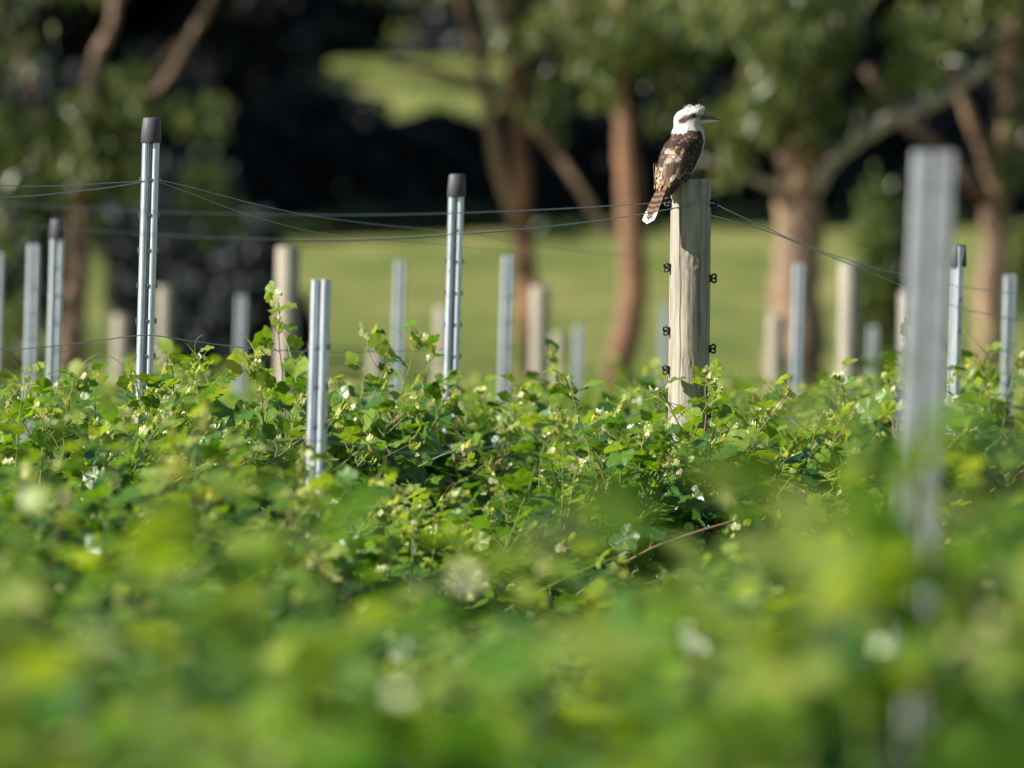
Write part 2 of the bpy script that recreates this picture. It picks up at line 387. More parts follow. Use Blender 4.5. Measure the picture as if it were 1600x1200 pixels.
for i, (x, y) in enumerate(WX + SHADE):
    k = i % 3
    o = protos[k] if not used[k] else copy_tree(protos[k]); used[k] = True
    o.location = (x, y, ground_z(y)); o.rotation_euler = (0, 0, rng.uniform(0, 6.28)); s = rng.uniform(.9, 1.15); o.scale = (s, s, s)
    if i >= len(WX):
        o.scale = (1.3, 1.3, 1.4) if y < 200 else (1, 1, 1)
        tag(o, 'tall dark tree added at the left, mostly outside the picture, to shade the paddock', 'tree', 'trees added to shade the paddock')
    elif y > 250:
        tag(o, 'one of the far dark trees on the hill behind the forked gum tree', 'tree', 'far trees on the hill')
    elif x < -3:
        tag(o, 'one of the dark shaded forest trees filling the top left background', 'tree', 'dark forest trees at upper left')
    else:
        tag(o, 'one of the dark shaded forest trees behind the right-hand gum trees', 'tree', 'dark forest trees at upper right')
sh0 = None
for i, px in enumerate((-30, 40, 110, 180, 255, 330, 400, 470, 540, 610, 680, 750, 820, 890, 960, 1030, 1110, 1190, 1280, 1370, 1460, 1550, 1630)):
    ys = 147 + 5 * (i * 7 % 3) + rng.uniform(-2, 2); gz_ = ground_z(ys)
    if sh0 is None:
        sh0 = shrub('gully_shrub', '', 'shrub', px, ys, 1.25, gz_ + 2.0, M_SHADELEAF, 5600, size=.24); o = sh0
    else:
        o = copy_tree(sh0); o.location = (at(px, 0, ys).x, ys, gz_ - .05)
        o.rotation_euler = (0, 0, rng.uniform(0, 6)); k_ = rng.uniform(.85, 1.15); o.scale = (k_, k_, k_ * (.85 if 540 < px < 760 else 1.1))
    tag(o, 'one of the low dark shrubs lining the top of the far paddock', 'shrub', 'dark shrubs along the far paddock')

tu0 = None  # dark tussocks added to stand in for the shade across the upper grass
for i in range(20):
    px = -20 + 84 * i + rng.uniform(-30, 30); ys = rng.uniform(128, 143); gz_ = ground_z(ys)
    if tu0 is None:
        tu0 = shrub('shade_tussock', '', 'tussock', px, ys, .75, gz_ + .42, M_GUM, 2200, size=.16, tint=(0, .35)); o = tu0
    else:
        o = copy_tree(tu0); o.location = (at(px, 0, ys).x, ys, gz_ - .05); o.rotation_euler = (0, 0, rng.uniform(0, 6)); k_ = rng.uniform(.7, 1.3); o.scale = (k_ * 1.3, k_, k_ * .9)
    tag(o, 'low dark green tussock added as shade on the upper paddock below the dark shrubs', 'tussock', 'tussocks added as shade on the upper paddock')

# ------------------------------------------------------------------ posts
LEAN = 0.028
def steel_section(rot):
    P = [(-26, 15), (-26, -2)]
    for k in range(1, 9): a = math.pi * (1 + k / 8); P.append((-14.25 + 11.75 * math.cos(a), -2 + 11.75 * math.sin(a)))
    P += [(-2.5, 9), (2.5, 9), (2.5, -2)]
    for k in range(1, 9): a = math.pi * (1 + k / 8); P.append((14.25 + 11.75 * math.cos(a), -2 + 11.75 * math.sin(a)))
    P += [(26, 15)]
    c, s = math.cos(rot), math.sin(rot)
    return [((x * c - y * s) / 1000 * .93, (x * s + y * c) / 1000 * .93) for x, y in P]
def steel_post(px, py, Y, label, cap=False, rot=0.0, lean=LEAN, leany=0.0, wide=1.0):
    top = at(px, py, Y); gz = ground_z(Y); h = top.z - gz
    root = empty('steel_post', (top.x - lean * h, Y, gz), label, 'post', 'galvanised steel trellis posts')
    sec = [(x * min(1, wide), y * min(1, wide)) for x, y in steel_section(rot)]
    if wide > 1.5: sec = [(x * wide * .93e-3, y * wide * .93e-3) for x, y in ((-26, 9), (-26, -6), (-24, -8), (-5, -8.5), (-2, -7), (2, -6.5), (5, -7), (8, -7.5), (24, -6.5), (26, -4), (26, 9))]
    n = len(sec); mb = MB(); V = []; zz = [-.1, h * .5, h]
    for z in zz:
        for x, y in sec: V.append((x + lean * z, y + leany * z, z))
    Fc = [(i * n + k, i * n + (k + 1) % n, (i + 1) * n + (k + 1) % n, (i + 1) * n + k) for i in range(2) for k in range(n)]
    Fc.append(tuple(2 * n + k for k in range(n))); mb.add(V, Fc)
    o = mb.build('post_body', M_STEEL if wide == 1 else M_DULL, root, smooth=False)
    if Y < 36 and wide == 1:
        mb = MB(); c, s = math.cos(rot), math.sin(rot)
        for k in range(int((h - .3) / .1)):
            z = h - .17 - .1 * k
            for sx, sy in ((-26.5, 2), (26.5, 2), (1.0, -9)):
                boxf(mb, ((sx * c - sy * s) / 1000 + lean * z, (sx * s + sy * c) / 1000, z), (.0035, .004, .008 if sx != 1 else .004))
        mb.build('wire_hooks', M_HOOK, o, smooth=False, kind='stuff')
    if cap:
        mb = MB(); N = 24; V = []
        prof = [(h - .066, .0275), (h - .064, .0292), (h - .03, .0278), (h + .002, .0252), (h + .006, .0225), (h + .006, .019), (h + .002, .017)]
        for z, r in prof:
            for k in range(N):
                a = 2 * math.pi * k / N; V.append((r * math.cos(a) + lean * z, r * .8 * math.sin(a), z))
        Fc = [(i * N + k, i * N + (k + 1) % N, (i + 1) * N + (k + 1) % N, (i + 1) * N + k) for i in range(len(prof) - 1) for k in range(N)]
        Fc.append(tuple((len(prof) - 1) * N + k for k in range(N))); mb.add(V, Fc)
        mb.build('cap', M_RUBBER, root)
    return root
def wood_post(px, py, Y, label, r=.055, N=28, M=50, lean=.012, detail=False, name='wooden_post'):
    top = at(px, py, Y); gz = ground_z(Y); h = top.z - gz
    root = empty(name, (top.x - lean * h, Y, gz), label, 'post', 'round wooden strainer posts')
    mb = MB(); V = []; C = []
    sd_ = rng.uniform(0, 50)
    cracks = [(rng.uniform(0, 6.28), rng.uniform(.2, .9), rng.uniform(.08, .3)) for _ in range(7)]; cw = .045 if detail else .1
    if detail: cracks += [(-.62, .99, .12), (-.2, 1.0, .16), (-1.1, 1.0, .05), (-.9, .62, .1), (-1.9, .45, .16), (-1.35, .58, .09)]
    zs_ = np.concatenate([np.linspace(-.1, h - .012, M), [h - .005, h - .001, h]])
    for j, z in enumerate(zs_):
        for k in range(N):
            a = 2 * math.pi * k / N - math.pi
            rr = r * (1 + .025 * noise.noise((math.cos(a) * 1.2, math.sin(a) * 1.2, z * 2.2 + sd_)) + .012 * noise.noise((math.cos(a) * 5, math.sin(a) * 5, z * 1.2 + sd_)))
            dark = 1.0
            for ca, cz, cl in cracks:
                da = abs((a - ca - .05 * math.sin(z * 7 + ca) - .03 * math.sin(z * 31 + 2 * ca) + math.pi) % (2 * math.pi) - math.pi); dz = abs(z / h - cz) / cl
                if da < cw and dz < 1:
                    q = (1 - da / cw) * (1 - dz); rr -= .003 * min(1, q * 1.6); dark = min(dark, 1 - .55 * min(1, q * 1.5))
            if detail:
                for ka, kz, kr in ((-1.45, h - .235, .03), (-1.75, h - .52, .018)):   # knots
                    d = math.hypot(((a - ka + math.pi) % (2 * math.pi) - math.pi) * r, (z - kz) * .8)
                    if d < kr * 2: rr += .0016 * math.cos(d / kr * 9) * max(0, 1 - d / kr / 2); dark = min(dark, 1 - .28 * max(0, math.cos(d / kr * 9)) * max(0, 1 - d / kr / 2))
                st = max(0, noise.noise((math.cos(a) * 3, math.sin(a) * 3, z * 3.1 + 4)))
                dark *= 1 - .25 * st
            if j >= M: rr *= (1, .975, .955)[j - M] if j > M else .99
            zz = z + (.004 * noise.noise((math.cos(a) * 2, math.sin(a) * 2, 7 + sd_)) if j >= M - 1 else 0)
            V.append((rr * math.cos(a) + lean * z, rr * math.sin(a), zz)); C.append((dark, dark * .99, dark * .97))
    n = len(zs_)
    Fc = [(i * N + k, i * N + (k + 1) % N, (i + 1) * N + (k + 1) % N, (i + 1) * N + k) for i in range(n - 1) for k in range(N)]
    V.append((lean * h, 0, h + .001)); C.append((.5, .48, .45))
    Fc += [((n - 1) * N + k, (n - 1) * N + (k + 1) % N, n * N) for k in range(N)]
    mb.add(V, Fc, np.array(C)); mb.build('timber', M_WOOD, root)
    return root

steel_post(237, 187, 24.2, 'tall galvanised twin-ribbed post with black cap, sharp, at upper left', True, .12)
steel_post(90, 345, 31, 'blurred steel post with dark cap near the left edge', True, .1)
steel_post(714, 275, 27, 'slightly blurred steel post with black cap in the middle, left of the bird', True, .1)
steel_post(1497, 385, 27.2, 'dark narrow steel post with black cap just right of the big blurred post', True, 2.2)
steel_post(501, 437, 21.6, 'short bright steel post without cap rising from sharp vine leaves at left centre', False, -.32)
steel_post(53, 382, 33.5, 'uncapped blurred steel post, left neighbour of the capped one at left edge', False, .1)
steel_post(378, 462, 46, 'small faint steel post in front of the dark shrub', False, .1)
steel_post(626, 408, 38, 'blurred bluish steel post left of the middle capped post', False, .1)
steel_post(794, 400, 35, 'blurred steel post right of the middle capped post', False, .1)
steel_post(905, 508, 48, 'short blurred steel post between two red gum trunks', False, .1)
steel_post(1249, 412, 38, 'blurred steel post in front of the thick gum trunk', False, .1)
steel_post(1579, 430, 33, 'blurred steel post at the right edge of the picture', False, .2)
steel_post(1365, 510, 50, 'faint steel post right of the pale wooden post', False, .1)
steel_post(-3, 395, 36, 'blurred steel post cut by the left picture edge', False, .1)
steel_post(1040, 478, 50, 'very faint steel post just behind the bird post at its left', False, .1)
steel_post(1461, 236, 15.0, 'large wide blurred grey steel post in the right foreground', False, .05, .045, 0, 1.6)
steel_post(1430, 1096, 10.2, 'upper very blurred grey stake tip low in the bottom right leaves', False, .1, .02, 0, .5)
steel_post(1393, 1150, 10.0, 'lower very blurred grey stake tip at the bottom edge at right', False, .1, .02, 0, .5)
wood_post(450, 386, 40, 'blurred pale wooden post behind the short uncapped steel post')
wood_post(258, 448, 55, 'blurred wooden post right beside the tall capped steel post')
wood_post(844, 448, 50, 'blurred pale wooden post in front of the forked gum tree')
wood_post(1328, 410, 43, 'blurred pale wooden post with shaded right side between the right-hand trees')
wood_post(1213, 492, 52, 'faint wooden post at the left foot of the thick gum trunk')
wood_post(190, 492, 55, 'faint short wooden post left of the tall capped steel post')
wood_post(590, 548, 56, 'tiny faint wooden post left of the bluish steel post')
wood_post(875, 522, 56, 'faint wooden post half hidden right of the pale wooden post')
wood_post(1421, 457, 50, 'pale wooden post half hidden behind the big blurred foreground post')
wood_post(694, 480, 54, 'pale wooden post hidden behind the middle capped steel post')
bp = wood_post(1080, 280, YF, 'sharp weathered round wooden post on which the bird sits', .0575, 200, 200, .012, True)

def insulator(root, px, py, side, rot=0.0):
    p = at(px, py, YF) - root.location
    z = p.z; cx = .012 * z; r = .057
    mb = MB()
    x0 = cx + side * (r - .006)
    tube(mb, [(x0, -.012, z), (x0 + side * .015, -.012, z)], .0045, 8)
    boxf(mb, (cx + side * (r + .002), -.012, z), (.003, .008, .011))
    for sg in (-1, 1):                      # two curled claws, like a figure 3
        pts = []
        for k in range(11):
            a = R(-100 + 27 * k)
            pts.append((cx + side * (r + .0115 + .0058 * math.cos(a)), -.012 - .001 * k, z + sg * (.0062 + .0058 * math.sin(a))))
        tube(mb, pts, .0031, 6)
    o = mb.build('insulator', M_PLASTIC, root)
    return o
for px, py, s in ((1044, 316, -1), (1043, 418, -1), (1038, 517, -1), (1041, 578, -1), (1115, 318, 1), (1114, 435, 1), (1112, 545, 1), (1110, 646, 1)):
    insulator(bp, px, py, s)

# ------------------------------------------------------------------ wires
def rowY(x, x0=1080., y0=YF):           # depth along a vine row, straight in space
    return 1 / (1 / y0 + (x0 - x) / 835 * (1 / 20 - 1 / 24.3))
def wire(name, label, pts, rad=.0016, yfun=rowY):
    P = [tuple(at(p[0], p[1], p[2] if len(p) > 2 else yfun(p[0]))) for p in pts]
    mb = MB(); tube(mb, spline(P, 14 * len(P)), rad, 6); o = mb.build(name, M_WIRE)
    return tag(o, label, 'wire', 'trellis wires')
rY2 = lambda x: rowY(x, 237., 24.2)
wire('trellis_wire', 'upper thin wire running left from the bird post past the capped posts', [(1046, 316, 24.25), (980, 320), (860, 327), (710, 333), (560, 336), (400, 335), (245, 331), (120, 325), (-40, 316)])
wire('trellis_wire', 'lower sagging wire crossing the front of the bird post and running left', [(1116, 317, 24.24), (1084, 318, 24.225), (1050, 326, 24.2), (980, 338), (900, 349), (810, 358), (710, 366), (600, 373), (480, 375), (330, 371), (245, 367), (120, 358), (-40, 346)])
wire('trellis_wire', 'wire running down right from the top insulator of the bird post', [(1116, 317, 24.26), (1140, 330), (1200, 357), (1240, 376), (1300, 398), (1360, 417), (1430, 433), (1497, 447), (1560, 456), (1640, 464)])
wire('trellis_wire', 'second wire leaving the bird post to the right, crossing the first', [(1105, 335, 24.34), (1150, 347), (1200, 362), (1245, 379), (1310, 406), (1370, 430), (1430, 455), (1497, 480), (1560, 494), (1640, 510)])
wire('trellis_wire', 'upper thin wire left of the tall capped post', [(226, 283), (170, 286), (100, 290), (50, 291), (-30, 291)], yfun=rY2)
wire('trellis_wire', 'lower thin wire left of the tall capped post', [(226, 284), (170, 293), (100, 301), (50, 306), (-30, 310)], yfun=rY2)
wire('trellis_wire', 'upper wire slanting down right from the tall capped post', [(248, 281), (300, 293), (360, 309), (430, 326), (500, 339), (600, 352), (712, 362), (800, 378), (900, 392), (1000, 400)], .0011, yfun=rY2)
wire('trellis_wire', 'lower wire slanting down right from the tall capped post', [(248, 284), (300, 303), (360, 326), (420, 345), (490, 362), (600, 376), (712, 384), (850, 400)], .0009, yfun=rY2)
wire('fruiting_wire', 'sagging dark wire at leaf height left of the bird post', [(1043, 628, 24.28), (1015, 640), (980, 652), (930, 665), (860, 682), (800, 692), (735, 703), (640, 708), (503, 690), (420, 690)])
wire('fruiting_wire', 'dark wire wrapped on the foot of the bird post running right', [(1043, 628, 24.235), (1062, 634, 24.232), (1085, 640, 24.235), (1110, 645, 24.25), (1150, 648), (1210, 653), (1290, 657), (1380, 655), (1497, 640), (1620, 636)])
wire('fruiting_wire', 'low dark wire crossing the tall capped post at leaf height', [(-30, 548), (40, 545), (110, 538), (170, 530), (232, 524), (300, 533), (380, 543), (450, 548), (560, 550), (712, 545)], yfun=rY2)

# ------------------------------------------------------------------ grapevines
def leaf_outline(lod, r):
    if lod == 0:
        ang = [-82, -70, -48, -25, -8, 6, 20, 38, 52, 64, 78, 90]
        rad = [.40, .70, .80, .86, .74, .84, .88, .96, .82, .86, .92, 1.04]
        a = ang + [180 - x for x in ang[-2::-1]]; q = rad + rad[-2::-1]
        q = [x * r.uniform(.92, 1.06) for x in q]
    else:
        a = [-75, -25, 8, 38, 90, 142, 172, 205, 255]; q = [.55, .84, .76, .95, 1.0, .95, .76, .84, .55]
    return np.array([(math.cos(R(t)) * x, math.sin(R(t)) * x) for t, x in zip(a, q)])
def leaf_template(lod, seed):
    r = random.Random(seed); O = leaf_outline(lod, r); fold = r.uniform(.1, .45); cup = r.uniform(-.35, .1); wv = r.uniform(.04, .12); ph = r.uniform(0, 6)
    def zf(x, y):
        return fold * abs(x) * .8 + cup * (x * x + y * y) * .6 + wv * math.sin(6 * math.atan2(y, x + 1e-6) + ph) * math.hypot(x, y)
    V = [(0, 0, 0)]
    if lod == 0:
        for x, y in O * .55: V.append((x, y, zf(x, y)))
    for x, y in O: V.append((x, y, zf(x, y)))
    n = len(O); Fc = []
    for k in range(n - 1):
        Fc.append((0, 1 + k, 2 + k))
        if lod == 0: Fc.append((1 + k, 1 + n + k, 2 + n + k, 2 + k))
    return np.array(V) * .5, Fc
LT = {0: [leaf_template(0, i) for i in range(8)], 1: [leaf_template(1, i) for i in range(5)]}
def basis(tip, nrm):
    t = tip / (np.linalg.norm(tip) + 1e-9); n = nrm - t * np.dot(nrm, t); n /= np.linalg.norm(n) + 1e-9
    return np.stack([np.cross(t, n), t, n], 1)
STG = (.12, .17, .03); STR = (.2, .12, .05); STB = (.11, .08, .055)
def make_vine(seed, lod, L=1.3, singles=0, nsh=19, fill=130, big=1.0, bias=0.0):
    rs = np.random.default_rng(seed)
    root = empty('grapevine', (0, 0, 0))
    wood = MB(); cane = MB(); fol = MB(); ten = MB(); leaves = []
    tk = spline([(0, 0, -.05), (rs.normal() * .03, rs.normal() * .03, .3), (rs.normal() * .04, 0, .6)], 10); tk += rs.normal(size=tk.shape) * .004
    tube(wood, tk, np.linspace(.026, .02, 10), 8, STB, rough=.3)
    for sg in (-1, 1):
        P = spline([tk[-1], (sg * .12, 0, .66), (sg * L * .5, rs.normal() * .03, .64)], 12)
        tube(wood, P, np.linspace(.018, .011, 12), 7, STB, rough=.3)
    def put(p, tip, nrm, size, tint):
        leaves.append((np.array(p), basis(np.array(tip), np.array(nrm)), size, min(1, max(0, tint)), int(rs.integers(0, len(LT[lod])))))
    for k in range(nsh):
        x0 = (k + rs.random()) / nsh * L - L / 2
        ln = rs.uniform(.42, .64); lx = rs.normal() * .14; ly = rs.normal() * .27
        tall = rs.random() < .17
        if tall: ln = rs.uniform(.66, .78); ly *= .4
        p0 = np.array((x0, rs.normal() * .03, .64)); d = np.array((lx, ly, 1.0)); d /= np.linalg.norm(d)
        bend = np.array((rs.normal() * .08, ly * .5, -.06 - .12 * abs(ly)))
        n = max(6, int(ln / (.05 * big))); P = np.array([p0 + d * ln * t + bend * t * t for t in np.linspace(0, 1, n)]); P[:, :2] += np.cumsum(rs.normal(size=(n, 2)) * .004, 0)
        if lod == 0 or True:
            cc = np.array(STG) * rs.uniform(.8, 1.3) if rs.random() < .8 else STR
            tube(cane, P, np.linspace(.0042, .0016, n), 5 if lod == 0 else 4, cc, cap=False)
        az = rs.uniform(0, 6.28)
        base_t = rs.uniform(.02, .62) + bias
        for i in range(1, n):
            t = i / (n - 1); az += math.pi + rs.normal() * .45
            out = np.array((math.cos(az), math.sin(az), .35 + .3 * rs.random()))
            size = (.158 - .09 * t) * rs.uniform(.75, 1.2) * big; pl = size * rs.uniform(.5, .8)
            q = P[i] + out * pl
            if lod == 0: tube(cane, [P[i], P[i] + out * pl * .55 + (0, 0, .004), q], .0012, 3, STG, cap=False)
            tip = np.array((math.cos(az), math.sin(az), -.55 + .9 * t + rs.normal() * .35)); nr = np.array((math.cos(az) * .35, math.sin(az) * .35, 1.0)) + rs.normal(size=3) * .42
            put(q, tip, nr, size, min(.83, base_t + .28 * t * t + rs.normal() * .08))
            if rs.random() < .35 and t < .75:       # lateral leaf
                o2 = rs.normal(size=3) * .05; put(q + o2, tip + rs.normal(size=3) * .5, nr + rs.normal(size=3) * .4, size * .65, min(.83, base_t + .15 + rs.normal() * .08))
        for j in range(7 if lod == 0 else 3):          # pale woolly shoot tip
            a = rs.uniform(0, 6.28); tp = np.array((math.cos(a) * .6, math.sin(a) * .6, 1.0))
            put(P[-1] + rs.normal(size=3) * .012 - (0, 0, .004 * j), tp, (math.cos(a), math.sin(a), .3), rs.uniform(.014, .036), rs.uniform(.82, .98))
        if lod == 0:
            for j in range(int(rs.integers(1, 4))):
                i = int(rs.integers(max(1, n // 2), n)); a = rs.uniform(0, 6.28); l = rs.uniform(.05, .11)
                dd = np.array((math.cos(a) * .7, math.sin(a) * .7, .8)); cu = np.array((-math.sin(a), math.cos(a), -.3)) * .4
                tube(ten, [P[i] + dd * l * s_ + cu * l * s_ ** 3 for s_ in np.linspace(0, 1, 8)], np.linspace(.0013, .0006, 8), 3, (.22, .24, .05), cap=False)
    for k in range(fill):
        p = np.array((rs.uniform(-.5, .5) * L, rs.normal() * .2, rs.uniform(.28, .98)))
        a = rs.uniform(0, 6.28); side = 1 if p[1] > 0 else -1
        put(p, (math.cos(a) * .6, side * .6, -.6), np.array((0, side * .6, .8)) + rs.normal(size=3) * .5, rs.uniform(.08, .145) * big, rs.uniform(.0, .55) + bias)
    wood.build('trunk', M_STEM, root); cane.build('canes', M_STEM, root, kind='stuff')
    if lod == 0: ten.build('tendrils', M_STEM, root, kind='stuff')
    pick = set()
    if singles:
        score = [(-(s * (1.0 if abs(p[1]) > .08 else .6) * (p[2] > .7)) + rs.random() * .01, i) for i, (p, B, s, t, v) in enumerate(leaves)]
        pick = {i for _, i in sorted(score)[:singles]}
    for i, (p, B, s, t, v) in enumerate(leaves):
        Vt, Fc = LT[lod][v]
        if i in pick:
            q = min(4, int(t * 5)); key = (v, q)
            if key not in LEAFMESH:
                m_ = MB(); m_.add(Vt, Fc, (q / 5 + .1,) * 3); o = m_.build('leaf', M_LEAF); LEAFMESH[key] = o.data; bpy.data.objects.remove(o)
            o = bpy.data.objects.new('leaf', LEAFMESH[key]); COL.objects.link(o); o.parent = root
            Mx = Matrix.Identity(4)
            for a_ in range(3):
                for b_ in range(3): Mx[a_][b_] = B[a_, b_] * s
                Mx[a_][3] = p[a_]
            o.matrix_local = Mx
        else:
            fol.add((Vt * s) @ B.T + p, Fc, (t, t, t))
    fol.build('foliage', M_LEAF, root, kind='stuff')
    return root
LEAFMESH = {}
focus_protos = [make_vine(100 + i, 0, singles=46, nsh=34, fill=200) for i in range(5)]
near_protos = [make_vine(300 + i, 1, nsh=13, fill=46, big=1.3, bias=.12) for i in range(5)]
soft_protos = [make_vine(200 + i, 1, nsh=25, fill=130) for i in range(5)]
pu = {}
def place_vine(proto, x, y, hz, label, group=None):
    o = proto if proto.name not in pu else copy_tree(proto); pu[proto.name] = 1; pu[o.name] = 1
    gz = ground_z(y); o.location = (x, y, gz)
    o.rotation_euler = (0, 0, ROWANG + (math.pi if rng.random() < .5 else 0) + rng.normal() * .05)
    s = hz / 1.25; o.scale = (1, 1, s)
    tag(o, label, 'grapevine', group or 'grapevines in rows')
    return o
SL = .31; ROWANG = math.atan2(1, SL)
def rowX(u, Y): return u + SL * (Y - YF)
ORD = ('first', 'second', 'third', 'fourth', 'fifth', 'sixth', 'seventh', 'eighth', 'ninth', 'tenth', 'eleventh', 'twelfth', 'thirteenth', 'fourteenth')
ROWS = (4.75, 3.4, 2.0, .5, -1.03, -2.6, -4.15, -5.7, -7.25, -8.8, -10.35, -11.9)
HT = {4.75: 1.17, 3.4: 1.12, 2.0: .93, .5: 1.23, -1.03: 1.33}
WHERE = {4.75: 'extremely blurred grapevine in the nearest row, %s from the left', 3.4: 'very blurred grapevine in the second nearest row, %s from the left',
         2.0: 'blurred grapevine in the row in front of the bird post, %s from the left', .5: 'grapevine in the row of the bird post, %s from the left',
         -1.03: 'grapevine in the row of the tall capped post, %s from the left'}
BACK = ('first', 'second', 'third', 'fourth', 'fifth', 'sixth', 'seventh')
idx = 0
for ri, u in enumerate(ROWS):
    Y = 6.9 + .37 * ri; cnt = 0
    while Y < 61:
        X = rowX(u, Y)
        if abs(X) < .061 * Y + .75 and not (u == 4.75 and Y < 8.7):
            px = 800 + F * X / Y
            focus = u in (.5, -1.03) and 19.5 < Y < 28.5
            h = HT.get(u, 1.25) * (rng.uniform(.88, 1.09) if u < 1 else rng.uniform(.93, 1.07))
            if u == 2.0 and px < 760: h *= 1.05
            if u == .5 and px < 680: h *= .9
            if u == .5 and 690 < px < 1000: h *= .93
            if u == .5 and px > 1150: h *= 1.04
            if u == 4.75 and Y < 8.5: h *= .94
            if u == -1.03 and 240 < px < 520: h *= 1.02
            pr = focus_protos[idx % 5] if focus else near_protos[idx % 5] if Y < 15 and u > 3 else soft_protos[idx % 5]
            if u in WHERE: lab = WHERE[u] % ORD[cnt]; grp = 'grapevines in the near and sharp rows'
            else: lab = 'soft blurred grapevine in the %s row behind that of the capped posts' % BACK[ri - 5]; grp = 'grapevines in the %s row behind the capped posts' % BACK[ri - 5]
            place_vine(pr, X + rng.normal() * .04, Y, h, lab, grp); idx += 1; cnt += 1
        Y += 1.15
place_vine(focus_protos[2],   .50, 23.75, 1.27, 'grapevine growing right at the foot of the bird post', 'grapevines in the near and sharp rows')
place_vine(focus_protos[0], -1.02, 23.75, 1.33, 'grapevine growing right at the foot of the tall capped post', 'grapevines in the near and sharp rows')
place_vine(focus_protos[3], -.17, 26.5, 1.33, 'grapevine growing right at the foot of the middle capped post', 'grapevines in the near and sharp rows')
place_vine(near_protos[1], .52, 10.4, 1.27, 'very blurred grapevine in front of the big blurred steel post', 'grapevines in the near and sharp rows')
place_vine(near_protos[3], -.52, 9.9, 1.08, 'very blurred grapevine at the lower left picture edge', 'grapevines in the near and sharp rows')
for p in focus_protos + soft_protos + near_protos:
    if p.name not in pu: print('unused proto', p.name)

# ------------------------------------------------------------------ the bird (kookaburra-like), origin at the post top
bird_o = at(1080, 280, YF)
bird = empty('bird', bird_o, 'brown and white kingfisher-like bird perched on the wooden post, facing right', 'bird')
# horizontal slices of the continuous body: z, x, y, forward half, side half, azimuth
SLC = np.array([
 (-.050, -.070, -.074, .004, .008, 35), (-.042, -.068, -.070, .014, .020, 35), (-.025, -.064, -.064, .028, .032, 35), (0, -.052, -.048, .043, .043, 35),
 (.027, -.043, -.036, .054, .050, 35), (.064, -.031, -.024, .061, .055, 35), (.091, -.0235, -.017, .060, .056, 34), (.112, -.015, -.011, .054, .052, 30),
 (.126, -.0105, -.007, .048, .047, 22), (.140, -.008, -.004, .044, .043, 12), (.153, -.005, -.002, .0445, .041, 4), (.168, -.003, -.001, .047, .041, 2),
 (.180, -.001, 0, .0465, .039, 2), (.190, .003, 0, .0425, .036, 2), (.199, .0085, 0, .034, .029, 2), (.2055, .012, 0, .0235, .020, 2), (.2085, .0135, 0, .010, .009, 2)])
S = spline(SLC, 110)
def body_pt(z, ang, off=0.0):            # ang: 0 front, +90 left, -90 right (camera side), 180 back
    j = np.array([np.interp(z, SLC[:, 0], SLC[:, k]) for k in range(6)])
    ca, sa = math.cos(R(ang)), math.sin(R(ang)); az = R(j[5])
    f, l = (j[3] + off) * ca, (j[4] + off) * sa
    return np.array((j[1] + f * math.cos(az) - l * math.sin(az), j[2] + f * math.sin(az) + l * math.cos(az), z))
WHITE = np.array((.52, .50, .455)); BROWN = np.array((.056, .031, .021)); DKB = np.array((.028, .018, .014)); TANF = np.array((.36, .24, .15)); RUF = np.array((.30, .15, .07)); BUFF = np.array((.55, .45, .33)); BLUE = np.array((.45, .5, .55))
def sm(a, b, x): t = min(1, max(0, (x - a) / (b - a))); return t * t * (3 - 2 * t)
def seg(p, a, b):
    p, a, b = map(np.array, (p, a, b)); t = np.clip(np.dot(p - a, b - a) / np.dot(b - a, b - a), 0, 1); return np.linalg.norm(p - a - t * (b - a))
mb = MB(); V = []; C = []; NA = 72
